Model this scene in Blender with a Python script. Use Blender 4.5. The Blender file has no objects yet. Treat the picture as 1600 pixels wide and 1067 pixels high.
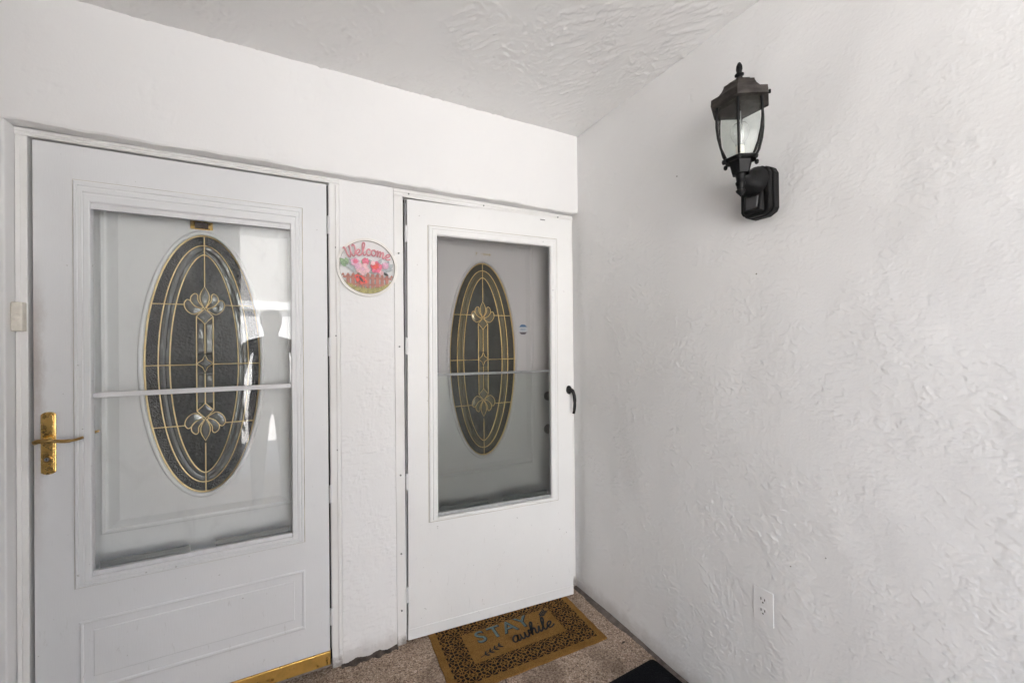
import bpy, bmesh, math, random
from mathutils import Vector, Matrix
R = math.radians
S = bpy.context.scene
COL = S.collection
random.seed(7)

# ------------------------------------------------------------------ camera
cd = bpy.data.cameras.new('camera'); cam = bpy.data.objects.new('camera', cd); COL.objects.link(cam)
S.camera = cam
cd.sensor_width = 36; cd.lens = 36*644.0742/1600; cd.clip_start = 0.02; cd.clip_end = 500
YAW, PIT, ROL = 0.4779, 0.0037, -0.0098
fw = Vector((math.sin(YAW)*math.cos(PIT), math.cos(YAW)*math.cos(PIT), math.sin(PIT)))
rt = Vector((math.cos(YAW), -math.sin(YAW), 0)); upv = rt.cross(fw)
r2 = rt*math.cos(ROL)+upv*math.sin(ROL); u2 = -rt*math.sin(ROL)+upv*math.cos(ROL)
cam.matrix_world = Matrix(((r2.x,u2.x,-fw.x,-1.3906),(r2.y,u2.y,-fw.y,-1.8711),(r2.z,u2.z,-fw.z,1.3815),(0,0,0,1)))

# ------------------------------------------------------------------ world, sun, exposure
W = bpy.data.worlds.new('World'); S.world = W; W.use_nodes = True
wn = W.node_tree; bg = wn.nodes['Background']
sky = wn.nodes.new('ShaderNodeTexSky'); sky.sky_type = 'NISHITA'; sky.sun_disc = False
SUN_EL, SUN_AZ = R(60), R(20)          # sun stands behind the house (+y), the porch is in its shade
sky.sun_elevation = SUN_EL; sky.sun_rotation = SUN_AZ
sky.air_density = 1.0; sky.dust_density = 2.5
wn.links.new(sky.outputs[0], bg.inputs[0]); bg.inputs[1].default_value = 0.085
sl = bpy.data.lights.new('sun', 'SUN'); sl.energy = 5.0; sl.angle = R(0.5); sl.color = (1, .985, .97)
so = bpy.data.objects.new('sun', sl); COL.objects.link(so)
sd = Vector((math.sin(SUN_AZ)*math.cos(SUN_EL), math.cos(SUN_AZ)*math.cos(SUN_EL), math.sin(SUN_EL)))
so.rotation_euler = sd.to_track_quat('Z', 'Y').to_euler(); so.location = (0, 6, 12)
vs = S.view_settings; vs.view_transform = 'Standard'; vs.look = 'None'; vs.gamma = 1; vs.use_curve_mapping = False
vs.exposure = 3.42
S.render.engine = 'CYCLES'
S.cycles.use_denoising = True; S.cycles.use_adaptive_sampling = True; S.cycles.adaptive_threshold = .02
S.cycles.max_bounces = 10; S.cycles.diffuse_bounces = 6; S.cycles.glossy_bounces = 6; S.cycles.transparent_max_bounces = 16
S.cycles.caustics_reflective = False; S.cycles.caustics_refractive = False
S.cycles.sample_clamp_indirect = 8

# ------------------------------------------------------------------ materials
class N:
    """small node helper"""
    def __init__(s, name):
        s.m = bpy.data.materials.new(name); s.m.use_nodes = True
        s.t = s.m.node_tree; s.b = s.t.nodes['Principled BSDF']; s.out = s.t.nodes['Material Output']
    def n(s, typ, **kw):
        x = s.t.nodes.new('ShaderNode'+typ)
        for k, v in kw.items(): setattr(x, k, v)
        return x
    def l(s, a, b): s.t.links.new(a, b)
    def pos(s):
        return s.n('NewGeometry').outputs['Position']
    def mapv(s, vec, scale=(1,1,1), rot=(0,0,0)):
        m = s.n('Mapping'); m.inputs['Scale'].default_value = scale; m.inputs['Rotation'].default_value = rot
        s.l(vec, m.inputs['Vector']); return m.outputs[0]
    def noise(s, vec, scale, detail=4, rough=.5, dist=0):
        x = s.n('TexNoise'); x.inputs['Scale'].default_value = scale; x.inputs['Detail'].default_value = detail
        x.inputs['Roughness'].default_value = rough; x.inputs['Distortion'].default_value = dist
        s.l(vec, x.inputs['Vector']); return x.outputs['Fac']
    def ramp(s, fac, stops):
        x = s.n('ValToRGB'); e = x.color_ramp.elements
        while len(e) < len(stops): e.new(.5)
        for el, (p, c) in zip(e, stops):
            el.position = p; el.color = (*c, 1) if len(c) == 3 else c
        s.l(fac, x.inputs[0]); return x.outputs[0]
    def sm(s, v, a, b, lo=0, hi=1, smooth=True):
        x = s.n('MapRange'); x.interpolation_type = 'SMOOTHSTEP' if smooth else 'LINEAR'
        for i, q in zip((1,2,3,4), (a,b,lo,hi)): x.inputs[i].default_value = q
        s.l(v, x.inputs[0]); return x.outputs[0]
    def math(s, op, a, b=None, c=None):
        x = s.n('Math', operation=op)
        for i, q in enumerate((a, b, c)):
            if q is None: continue
            if isinstance(q, (int, float)): x.inputs[i].default_value = q
            else: s.l(q, x.inputs[i])
        return x.outputs[0]
    def mix(s, fac, a, b):
        x = s.n('Mix', data_type='RGBA')
        for i, q in ((0, fac), (6, a), (7, b)):
            if isinstance(q, (int, float)): x.inputs[i].default_value = q
            elif isinstance(q, tuple): x.inputs[i].default_value = (*q, 1)
            else: s.l(q, x.inputs[i])
        return x.outputs[2]
    def bump(s, h, strength=1, dist=.001):
        x = s.n('Bump'); x.inputs['Strength'].default_value = strength; x.inputs['Distance'].default_value = dist
        s.l(h, x.inputs['Height']); s.l(x.outputs[0], s.b.inputs['Normal']); return x
    def base(s, c):
        if isinstance(c, tuple): s.b.inputs['Base Color'].default_value = (*c, 1)
        else: s.l(c, s.b.inputs['Base Color'])
    def set(s, **kw):
        for k, v in kw.items(): s.b.inputs[k.replace('_', ' ')].default_value = v
        return s

M = {}
def simple(name, col, rough=.5, metal=0, var=.0, vscale=40, bump=0, bscale=200, **kw):
    g = N(name); g.set(Roughness=rough, Metallic=metal, **kw)
    p = g.pos()
    if var:
        f = g.noise(p, vscale, 5, .6)
        g.base(g.mix(g.sm(f, .3, .7), tuple(c*(1-var) for c in col), tuple(min(1, c*(1+var*.6)) for c in col)))
    else: g.base(col)
    if bump: g.bump(g.noise(p, bscale, 3), 1, bump)
    M[name] = g.m; return g

def wall_paint(name, col, spots=False, rough=.6):
    g = N(name); g.set(Roughness=rough)
    p = g.pos()
    c = g.mix(g.sm(g.noise(p, 1.3, 4, .6), .3, .7), tuple(q*.97 for q in col), col)
    sx = g.n('SeparateXYZ'); g.l(p, sx.inputs[0])
    # splash-back dirt near the ground, uneven
    low = g.sm(g.math('ADD', sx.outputs[2], g.math('MULTIPLY', g.noise(p, 14, 4, .6), -.10)), -.045, .05, 1, 0)
    c = g.mix(g.math('MULTIPLY', low, .45), c, (.33,.28,.24))
    if spots:
        vo = g.n('TexVoronoi'); vo.inputs['Scale'].default_value = 7.5; vo.inputs['Randomness'].default_value = 1
        g.l(p, vo.inputs['Vector'])
        pick = g.n('SeparateColor'); g.l(vo.outputs['Color'], pick.inputs[0])
        dot = g.math('LESS_THAN', vo.outputs['Distance'], .022)
        dot = g.math('MULTIPLY', dot, g.math('GREATER_THAN', pick.outputs[0], .74))
        c = g.mix(g.math('MULTIPLY', dot, .8), c, (.09,.075,.06))
        sc = g.noise(g.mapv(p, (1,9,2.5)), 5, 5, .7, .5)
        c = g.mix(g.math('MULTIPLY', g.sm(sc, .70, .75), .22), c, (.30,.28,.25))
    g.base(c); g.bump(g.noise(p, 200, 2, .6), .35, .0010); M[name] = g.m
wall_paint('stucco_right', (.81,.806,.80), True)
wall_paint('stucco_back', (.81,.805,.80))
wall_paint('stucco_pillar', (.81,.808,.805))
wall_paint('stucco_ceiling', (.83,.826,.82), False, .33)

def door_paint(name, col, dirt=.25, latch=None):
    g = N(name); g.set(Roughness=.42)
    p = g.pos()
    c = g.mix(g.sm(g.noise(p, 2.2, 5, .6), .3, .75), tuple(q*.95 for q in col), col)
    sx = g.n('SeparateXYZ'); g.l(p, sx.inputs[0])
    # rubbed and scuffed marks, denser low on the door where shoes meet it
    lowd = g.sm(sx.outputs[2], .15, .9, 1, .25)
    sc = g.noise(g.mapv(p, (9,9,3), (0,R(35),0)), 4, 7, .72, .8)
    c = g.mix(g.math('MULTIPLY', g.math('MULTIPLY', g.sm(sc, .60, .72), lowd), dirt), c, (.42,.41,.39))
    if latch is not None:
        e1 = g.sm(g.math('ADD', sx.outputs[0], g.math('MULTIPLY', g.noise(g.mapv(p, (1,1,.4)), 22, 5, .7), .05)), latch+.012, latch+.046, 1, 0)
        e2 = g.math('MULTIPLY', g.sm(sx.outputs[2], .55, 1.2), g.sm(sx.outputs[2], 1.35, 1.75, 1, 0))
        c = g.mix(g.math('MULTIPLY', g.math('MULTIPLY', e1, e2), .6), c, (.30,.235,.20))
    sp = g.noise(p, 55, 3, .6)
    c = g.mix(g.math('MULTIPLY', g.sm(sp, .71, .76), .5*dirt/.25), c, (.38,.37,.35))
    g.base(c)
    gr = g.noise(g.mapv(p, (60,60,3)), 8, 4, .6)
    h = g.math('ADD', gr, g.math('MULTIPLY', g.noise(p, 6, 3), 2))
    g.bump(h, .5, .0006); M[name] = g.m
door_paint('door_white', (.755,.762,.77), .42, -2.150)
door_paint('door_white_warm', (.80,.80,.79), .34)
door_paint('inner_white', (.80,.805,.80), .05)
door_paint('inner_white_warm', (.80,.775,.765), .05)

def frame_paint(name):
    g = N(name); g.set(Roughness=.45); p = g.pos()
    c = g.mix(g.sm(g.noise(p, 3, 4, .6), .3, .7), (.74,.73,.71), (.80,.795,.785))
    ch = g.noise(g.mapv(p, (1,1,.35)), 42, 5, .7)
    c = g.mix(g.math('MULTIPLY', g.sm(ch, .735, .76), .7), c, (.36,.30,.25))
    sx = g.n('SeparateXYZ'); g.l(p, sx.inputs[0])
    low = g.sm(g.math('ADD', sx.outputs[2], g.math('MULTIPLY', g.noise(p, 30, 4, .6), -.14)), -.075, .0, 1, 0)
    c = g.mix(g.math('MULTIPLY', low, .8), c, (.15,.115,.095))
    g.base(c); g.bump(g.noise(p, 25, 4, .6), .5, .0015); M[name] = g.m
frame_paint('frame_white')

def brass(name, col=(.80,.52,.16), rough=.28, tarn=.5):
    g = N(name); g.set(Metallic=1, Roughness=rough); p = g.pos()
    f = g.noise(p, 18, 6, .65)
    g.base(g.mix(g.math('MULTIPLY', g.sm(f, .45, .75), tarn), col, (.30,.17,.055)))
    g.l(g.sm(g.noise(p, 60, 3), .3, .7, rough*.7, rough*1.5), g.b.inputs['Roughness']); M[name] = g.m
brass('brass', (.86,.58,.20), .25, .10); brass('brass_sweep', (.78,.50,.15), .38, .30); brass('came_brass', (.92,.75,.42), .45, .04)
brass('brass_dark', (.55,.36,.14), .35, .6); brass('came_brass_old', (.90,.66,.28), .42, .06)

def pane(name, tint=(.95,.965,.96), r0=.045, haze=0., hazecol=(.5,.5,.5), smear=0., graz=1.):
    g = N(name); t = g.t
    tr = g.n('BsdfTransparent'); tr.inputs[0].default_value = (*tint, 1)
    gl = g.n('BsdfGlossy'); gl.inputs['Roughness'].default_value = .004; gl.inputs[0].default_value = (1,1,1,1)
    lw = g.n('LayerWeight'); lw.inputs['Blend'].default_value = .5
    f5 = g.math('POWER', lw.outputs['Facing'], 5)
    fac = g.math('ADD', g.math('MULTIPLY', f5, (1-r0)*graz), r0)
    mx = g.n('MixShader'); g.l(fac, mx.inputs[0]); g.l(tr.outputs[0], mx.inputs[1]); g.l(gl.outputs[0], mx.inputs[2])
    last = mx.outputs[0]
    if haze or smear:
        df = g.n('BsdfDiffuse'); df.inputs[0].default_value = (*hazecol, 1)
        m2 = g.n('MixShader')
        h = g.math('ADD', g.math('MULTIPLY', g.sm(g.noise(g.mapv(g.pos(), (1,1,.5)), 9, 6, .7, 1.), .5, .8), smear), haze)
        g.l(h, m2.inputs[0]); g.l(last, m2.inputs[1]); g.l(df.outputs[0], m2.inputs[2]); last = m2.outputs[0]
    wv = g.noise(g.pos(), 3.5, 2)
    bp = g.n('Bump'); bp.inputs['Strength'].default_value = .25; bp.inputs['Distance'].default_value = .0012
    g.l(wv, bp.inputs['Height']); g.l(bp.outputs[0], gl.inputs['Normal'])
    g.l(last, g.out.inputs['Surface']); M[name] = g.m
pane('storm_glass', (.99,.994,.992), .033, .015, (.75,.75,.75), .05)
pane('storm_glass_second', (.90,.915,.905), .012, .0, (.5,.51,.5), .02)
pane('lantern_glass', (.965,.98,.97), .015, .0, (.5,.52,.5), .03, .35)
pane('bulb_glass', (.93,.93,.93), .06, .10, (.7,.7,.68), .12)

def screen_mat():
    """woven insect screen: dark threads with open holes between them"""
    g = N('screen_mesh'); sx = g.n('SeparateXYZ'); g.l(g.pos(), sx.inputs[0])
    def th(c): 
        return g.math('LESS_THAN', g.math('FRACT', g.math('MULTIPLY', c, 1/.0016)), .12)
    thread = g.math('MAXIMUM', th(sx.outputs[0]), th(sx.outputs[2]))
    tr = g.n('BsdfTransparent'); df = g.n('BsdfDiffuse'); df.inputs[0].default_value = (.06,.062,.06,1)
    mx = g.n('MixShader'); g.l(thread, mx.inputs[0]); g.l(tr.outputs[0], mx.inputs[1]); g.l(df.outputs[0], mx.inputs[2])
    g.l(mx.outputs[0], g.out.inputs['Surface']); M['screen_mesh'] = g.m
screen_mat()

def obscure(name, col, scale, amt, rough=.12, ior=1.55, spec=.5):
    g = N(name); g.set(Roughness=rough, IOR=ior); g.base(col)
    v = g.n('TexVoronoi'); v.feature = 'SMOOTH_F1'; v.inputs['Scale'].default_value = scale; g.l(g.pos(), v.inputs['Vector'])
    h = g.math('ADD', v.outputs['Distance'], g.math('MULTIPLY', g.noise(g.pos(), scale*.7, 4, .6, 1.5), .8))
    g.bump(h, 1, amt); M[name] = g.m
obscure('glass_hammered', (.06,.064,.066), 210, .0045, .07, 1.7)
obscure('glass_granite', (.034,.038,.037), 110, .0012, .2, 1.5)
obscure('glass_clear_dark', (.018,.032,.032), 30, .0002, .04, 1.5)
obscure('glass_bevel', (.20,.21,.205), 28, .0035, .03, 1.9); M['glass_bevel'].node_tree.nodes['Principled BSDF'].inputs['Metallic'].default_value = .45
obscure('glass_hammered_brown', (.07,.062,.042), 210, .0045, .12, 1.6)
obscure('glass_granite_brown', (.05,.05,.04), 110, .0012, .25, 1.5)
obscure('glass_clear_brown', (.07,.06,.04), 30, .0002, .06, 1.5)
obscure('glass_bevel_brown', (.30,.26,.16), 45, .0010, .08, 1.9); M['glass_bevel_brown'].node_tree.nodes['Principled BSDF'].inputs['Metallic'].default_value = .6

simple('black_metal', (.012,.0115,.0115), .42, 0, .3, 30, .0004, 300)
simple('lantern_black', (.006,.0058,.0060), .48, 0, .4, 45, .0006, 260)
simple('lantern_roof', (.045,.038,.034), .62, 0, .5, 35, .0008, 220)
simple('knob_bronze', (.22,.20,.17), .4, .5); simple('sensor_lens', (.05,.05,.053), .25)
for k_ in ('lantern_black','lantern_roof','black_metal'): M[k_].node_tree.nodes['Principled BSDF'].inputs['Specular IOR Level'].default_value = .22
simple('hinge_white', (.70,.70,.71), .4, 0, .06, 30)
simple('gap_rubber', (.035,.033,.032), .8)
simple('plastic_cream', (.74,.70,.62), .4, 0, .08, 60)
simple('plastic_white', (.79,.775,.755), .45, 0, .03, 30)
simple('slot_dark', (.03,.028,.026), .6)
simple('steel', (.55,.55,.56), .35, 1, .2, 80)
simple('alu_grey', (.40,.41,.41), .45, .3, .15, 60)
simple('rail_grey', (.20,.205,.20), .5, 0, .15, 60)
simple('sealant', (.47,.43,.35), .7, 0, .35, 14); simple('bar_grey', (.24,.245,.24), .6); simple('threshold_alu', (.45,.42,.37), .5, .6, .3, 30)
simple('plate_dark', (.06,.035,.025), .35, 0, .2, 90)
simple('filler_grime', (.085,.066,.053), .9, 0, .5, 30, .003, 60)
simple('filler_edge', (.16,.13,.11), .9, 0, .4, 25, .003, 50)
simple('gold_mark', (.62,.50,.30), .4, .3)
simple('sticker_blue', (.10,.22,.42), .4); simple('sticker_white', (.75,.77,.8), .4); simple('sticker_grey', (.16,.13,.15), .4)
simple('sticker_text', (.12,.28,.5), .4)
simple('sign_white', (.80,.78,.74), .5, 0, .06, 50); simple('sign_pink', (.60,.24,.27), .5, 0, .25, 70)
simple('sign_rose', (.72,.16,.25), .5, 0, .35, 90); simple('sign_lilac', (.72,.42,.55), .5, 0, .3, 90)
simple('sign_blush', (.80,.50,.52), .5, 0, .3, 90)
simple('sign_green', (.26,.38,.22), .5, 0, .4, 80); simple('sign_sage', (.42,.46,.47), .5, 0, .35, 80)
simple('sign_fence', (.46,.19,.15), .55, 0, .35, 70); simple('sign_grass', (.40,.36,.14), .55, 0, .45, 120)
simple('sign_red', (.70,.07,.045), .4, 0, .2, 90); simple('sign_black', (.03,.025,.025), .5)
simple('sign_edge', (.38,.35,.31), .5)
simple('print_teal', (.13,.18,.165), .95, 0, .35, 150); simple('print_black', (.026,.026,.022), .95, 0, .5, 150)
simple('roof_shingle', (.30,.29,.28), .9, 0, .3, 8); simple('house_white', (.78,.775,.765), .8, 0, .05, 2); simple('house_cream', (.36,.35,.335), .8, 0, .05, 2); simple('low_bounce_brown', (.13,.105,.085), .8, 0, .08, 3)
simple('window_dark', (.05,.06,.07), .1); simple('trim_white', (.8,.8,.79), .5)
simple('hair_dark', (.04,.03,.025), .7, 0, .3, 60)
simple('bulb_base', (.55,.45,.25), .4, .8)

# floor: exposed fine aggregate, brown-pink
g = N('floor_aggregate'); g.set(Roughness=.85); p = g.pos()
v1 = g.n('TexVoronoi'); v1.inputs['Scale'].default_value = 210; g.l(p, v1.inputs['Vector'])
sc_ = g.n('SeparateColor'); g.l(v1.outputs['Color'], sc_.inputs[0])
c = g.ramp(sc_.outputs[0], [(0,(.15,.10,.07)),(.35,(.34,.245,.175)),(.7,(.45,.335,.25)),(1,(.62,.50,.39))])
st = g.noise(p, 5.5, 5, .65, .6)
c = g.mix(g.math('MULTIPLY', g.sm(st, .46, .66), .55), c, (.13,.085,.055))
g.base(c); g.bump(g.math('ADD', v1.outputs['Distance'], g.noise(p, 90, 4)), 1, .002); M['floor_aggregate'] = g.m
# outside ground
g = N('ground_concrete'); g.set(Roughness=.9); p = g.pos()
g.base(g.mix(g.noise(p, 1.5, 6, .65), (.42,.41,.39), (.55,.53,.50))); M['ground_concrete'] = g.m

# coir doormat: border plain, field printed with black rosettes (object coordinates, metres)
MW, MD = .745, .41
def mat_material():
    g = N('coir_mat'); g.set(Roughness=1.0); g.b.inputs['Specular IOR Level'].default_value = .1
    tc = g.n('TexCoord'); o = tc.outputs['Object']
    fib = g.noise(g.mapv(o, (1,1,1)), 420, 3, .7); big = g.noise(o, 14, 4, .6)
    coir = g.mix(g.sm(fib, .3, .7), (.22,.108,.028), (.56,.30,.092))
    coir = g.mix(g.math('MULTIPLY', g.sm(big, .4, .7), .35), coir, (.17,.08,.02))
    sx = g.n('SeparateXYZ'); g.l(o, sx.inputs[0])
    wob = g.math('MULTIPLY', g.math('SUBTRACT', g.noise(o, 90, 3), .5), .008)
    X = g.math('ADD', sx.outputs[0], wob); Y = g.math('ADD', sx.outputs[1], wob)
    def inside(x0, x1, y0, y1):
        a = g.math('MULTIPLY', g.math('GREATER_THAN', X, x0), g.math('LESS_THAN', X, x1))
        b = g.math('MULTIPLY', g.math('GREATER_THAN', Y, y0), g.math('LESS_THAN', Y, y1))
        return g.math('MULTIPLY', a, b)
    field = inside(.032, MW-.032, .032, MD-.02)
    inner = inside(.135, MW-.145, .122, .312)
    T = .072
    fx = g.math('SUBTRACT', g.math('FRACT', g.math('DIVIDE', X, T)), .5)
    fy = g.math('SUBTRACT', g.math('FRACT', g.math('DIVIDE', Y, T)), .5)
    rr = g.math('SQRT', g.math('ADD', g.math('MULTIPLY', fx, fx), g.math('MULTIPLY', fy, fy)))
    an = g.math('ARCTAN2', fy, fx)
    pet = g.math('COSINE', g.math('MULTIPLY', an, 8))
    # petals: dark where cos high, between two radii; outer leaves in the corners
    a1 = g.math('MULTIPLY', g.math('GREATER_THAN', pet, -.55), g.math('MULTIPLY', g.math('GREATER_THAN', rr, .06), g.math('LESS_THAN', rr, .37)))
    pet2 = g.math('COSINE', g.math('ADD', g.math('MULTIPLY', an, 12), 3.1416))
    a2 = g.math('MULTIPLY', g.math('GREATER_THAN', pet2, -.5), g.math('MULTIPLY', g.math('GREATER_THAN', rr, .41), g.math('LESS_THAN', rr, .68)))
    ed = g.math('MAXIMUM', g.math('ABSOLUTE', fx), g.math('ABSOLUTE', fy))
    pat = g.math('MULTIPLY', g.math('MAXIMUM', a1, a2), g.math('LESS_THAN', ed, .475))
    k = g.math('MULTIPLY', g.math('MULTIPLY', pat, field), g.math('SUBTRACT', 1, inner))
    k = g.math('MULTIPLY', k, g.sm(g.noise(o, 300, 2), .25, .45, .45, 1))
    g.base(g.mix(k, coir, (.022,.019,.014)))
    g.bump(g.math('ADD', fib, g.noise(o, 900, 2)), 1, .006); M['coir_mat'] = g.m
mat_material()
g = N('black_mat'); g.set(Roughness=1); g.b.inputs['Specular IOR Level'].default_value = .1; p = g.pos()
g.base(g.mix(g.sm(g.noise(p, 260, 3, .7), .4, .75), (.006,.006,.007), (.034,.034,.036))); g.bump(g.noise(p, 420, 3, .7), 1, .006); M['black_mat'] = g.m
# person, seen only mirrored in the door glass
g = N('clothes'); g.set(Roughness=.9); p = g.pos()
sx = g.n('SeparateXYZ'); g.l(p, sx.inputs[0])
cc = g.ramp(g.math('DIVIDE', sx.outputs[2], 1.8), [(0,(.04,.04,.045)),(.045,(.05,.06,.09)),(.525,(.10,.11,.13)),(.83,(.45,.30,.22))])
rampn = [x for x in g.t.nodes if x.type == 'VALTORGB'][0]; rampn.color_ramp.interpolation = 'CONSTANT'
g.base(cc); M['clothes'] = g.m

# ------------------------------------------------------------------ mesh helpers
class MB:
    def __init__(s): s.v = []; s.f = []
    def add(s, vs_, fs):
        k = len(s.v); s.v += [tuple(q) for q in vs_]; s.f += [tuple(i+k for i in f) for f in fs]; return s
    def box(s, x0, x1, y0, y1, z0, z1):
        return s.add([(x,y,z) for x in (x0,x1) for y in (y0,y1) for z in (z0,z1)],
              [(0,1,3,2),(4,6,7,5),(0,4,5,1),(2,3,7,6),(0,2,6,4),(1,5,7,3)])
    def prism(s, pts, d0, d1, axis='y'):
        """closed 2-D outline extruded along an axis; pts (a,b)"""
        n = len(pts)
        def m(a, b, d): return (a,d,b) if axis == 'y' else ((a,b,d) if axis == 'z' else (d,a,b))
        vs_ = [m(a,b,d0) for a,b in pts]+[m(a,b,d1) for a,b in pts]
        return s.add(vs_, [tuple(range(n)), tuple(range(2*n-1, n-1, -1))]+[(i,(i+1)%n,(i+1)%n+n,i+n) for i in range(n)])
    def ring(s, out, inn, d0, d1, axis='y'):
        """flat band between two outlines with equal point counts, with thickness"""
        n = len(out)
        def m(a, b, d): return (a,d,b) if axis == 'y' else ((a,b,d) if axis == 'z' else (d,a,b))
        vs_ = [m(*q,d0) for q in out]+[m(*q,d0) for q in inn]+[m(*q,d1) for q in out]+[m(*q,d1) for q in inn]
        fs = []
        for i in range(n):
            j = (i+1)%n
            fs += [(i,j,n+j,n+i),(2*n+i,3*n+i,3*n+j,2*n+j),(i,2*n+i,2*n+j,j),(n+i,n+j,3*n+j,3*n+i)]
        return s.add(vs_, fs)
    def loft(s, rings, closed=True, cap0=False, cap1=False, rclosed=False):
        n = len(rings[0]); vs_ = [q for r_ in rings for q in r_]; fs = []
        m = len(rings)
        for k in range(m if rclosed else m-1):
            a, b = k*n, ((k+1)%m)*n
            for i in range(n if closed else n-1):
                j = (i+1)%n; fs.append((a+i,a+j,b+j,b+i))
        if cap0: fs.append(tuple(range(n-1,-1,-1)))
        if cap1: fs.append(tuple((m-1)*n+i for i in range(n)))
        return s.add(vs_, fs)
    def tube(s, pts, r, n=6, closed=False, flat=1.0):
        pts = [Vector(q) for q in pts]; m = len(pts); rings = []
        prev = None
        for i, q in enumerate(pts):
            a = pts[(i-1)%m] if (closed or i > 0) else q
            b = pts[(i+1)%m] if (closed or i < m-1) else q
            t = (b-a)
            t = t.normalized() if t.length > 1e-9 else Vector((0,0,1))
            if prev is None:
                ref = Vector((0,1,0)) if abs(t.y) < .9 else Vector((1,0,0))
                nn = (ref-t*ref.dot(t)).normalized()
            else:
                nn = prev-t*prev.dot(t); nn = nn.normalized() if nn.length > 1e-6 else prev
            prev = nn; bb = t.cross(nn)
            rad = r[i] if isinstance(r, (list, tuple)) else r
            rings.append([q+nn*(math.cos(2*math.pi*k/n)*rad*flat)+bb*(math.sin(2*math.pi*k/n)*rad) for k in range(n)])
        return s.loft(rings, True, not closed, not closed, closed)
    def lathe(s, prof, c=(0,0,0), n=20, axis='z', a0=0):
        rings = []
        for rad, h in prof:
            ring = []
            for k in range(n):
                a = a0+2*math.pi*k/n; u, w = max(rad,1e-5)*math.cos(a), max(rad,1e-5)*math.sin(a)
                q = (u,w,h) if axis == 'z' else ((h,u,w) if axis == 'x' else (u,h,w))
                ring.append((c[0]+q[0], c[1]+q[1], c[2]+q[2]))
            rings.append(ring)
        return s.loft(rings, True, True, True)
    def build(s, name, mat, parent=None, off=None, smooth=False, bevel=0, flipx=False, subd=0):
        me = bpy.data.meshes.new(name)
        vs_ = s.v
        if off is not None: vs_ = [(a-off[0], b-off[1], c-off[2]) for a,b,c in vs_]
        if flipx: vs_ = [(-a,b,c) for a,b,c in vs_]
        me.from_pydata(vs_, [], s.f)
        bm = bmesh.new(); bm.from_mesh(me); bmesh.ops.remove_doubles(bm, verts=bm.verts, dist=1e-6)
        bmesh.ops.recalc_face_normals(bm, faces=bm.faces); bm.to_mesh(me); bm.free()
        me.materials.append(M[mat])
        if smooth:
            for q in me.polygons: q.use_smooth = True
            me.set_sharp_from_angle(angle=R(smooth if smooth is not True else 40))
        o = bpy.data.objects.new(name, me); COL.objects.link(o)
        if parent is not None: o.parent = parent
        if bevel:
            b = o.modifiers.new('bevel', 'BEVEL'); b.width = bevel; b.segments = 2; b.limit_method = 'ANGLE'; b.angle_limit = R(35)
        if subd:
            b = o.modifiers.new('subd', 'SUBSURF'); b.levels = b.render_levels = subd
        return o
def empty(name, loc, label=None, cat=None, rz=0):
    o = bpy.data.objects.new(name, None); COL.objects.link(o); o.location = loc; o.rotation_euler = (0,0,rz)
    o.empty_display_size = .05
    if label: o['label'] = label; o['category'] = cat
    return o
def tag(o, label, cat, group=None):
    o['label'] = label; o['category'] = cat
    if group: o['group'] = group
    return o
def struct(o): o['kind'] = 'structure'; return o
def ell(a, b, n=72, cx=0, cz=0): return [(cx+a*math.cos(2*math.pi*k/n), cz+b*math.sin(2*math.pi*k/n)) for k in range(n)]
def crom(pts, k=6, closed=False):
    out = []; n = len(pts); P = [Vector(q) for q in pts]
    for i in range(n if closed else n-1):
        p0 = P[(i-1)%n] if (closed or i > 0) else P[0]; p1 = P[i]; p2 = P[(i+1)%n]; p3 = P[(i+2)%n] if (closed or i+2 < n) else P[-1]
        for j in range(k):
            t = j/k
            out.append(.5*((2*p1)+(p2-p0)*t+(2*p0-5*p1+4*p2-p3)*t*t+(3*p1-p0-3*p2+p3)*t*t*t))
    if not closed: out.append(P[-1])
    return out

import numpy as np
def nfield(nu, nv, step, lu, lv, seed, ang=0., width=.55):
    """unit-variance random field with features of about lu x lv metres, turned by ang"""
    rg = np.random.default_rng(seed)
    F = np.fft.rfft2(rg.standard_normal((nv, nu)))
    fu = np.fft.rfftfreq(nu, step)[None,:]; fv = np.fft.fftfreq(nv, step)[:,None]
    c_, s_ = math.cos(ang), math.sin(ang)
    k = np.sqrt(((fu*c_+fv*s_)*lu)**2+((-fu*s_+fv*c_)*lv)**2)+1e-9
    F *= np.exp(-(np.log(k)/width)**2/2)
    h = np.fft.irfft2(F, (nv, nu)); return (h-h.mean())/h.std()
def blur(h, step, sig):
    nv, nu = h.shape
    fu = np.fft.rfftfreq(nu, step)[None,:]; fv = np.fft.fftfreq(nv, step)[:,None]
    return np.fft.irfft2(np.fft.rfft2(h)*np.exp(-2*(math.pi*sig)**2*(fu*fu+fv*fv)), (nv, nu))
def smear(h, du, dec):
    """drag the plaster along +v (sideways drift du per row): sharp lip at one edge, feathered tail behind"""
    o = h.copy(); acc = 0.
    for i in range(1, o.shape[0]):
        acc += du; sh = 0
        if abs(acc) >= 1: sh = int(math.copysign(1, acc)); acc -= sh
        prev = np.roll(o[i-1], sh) if sh else o[i-1]
        o[i] = np.maximum(o[i], prev*dec)
    return o
def trowel(nu, nv, step, lu, lv, seed, ang, du, thr=.75, tail=.035, flip=False):
    n_ = nfield(nu, nv, step, lu, lv, seed, ang, .5)+.45*nfield(nu, nv, step, lu*.35, lv*.35, seed+1, ang, .5)
    big = nfield(nu, nv, step, .30, .30, seed+2)
    p_ = np.clip((n_-thr+.45*big)/.10, 0, 1)*(.55+.45*np.clip(nfield(nu, nv, step, .1, .1, seed+3)*.5+.5, 0, 1))
    if flip: p_ = p_[::-1]
    p_ = smear(p_, du, math.exp(-step/tail))
    return p_[::-1] if flip else p_
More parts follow.
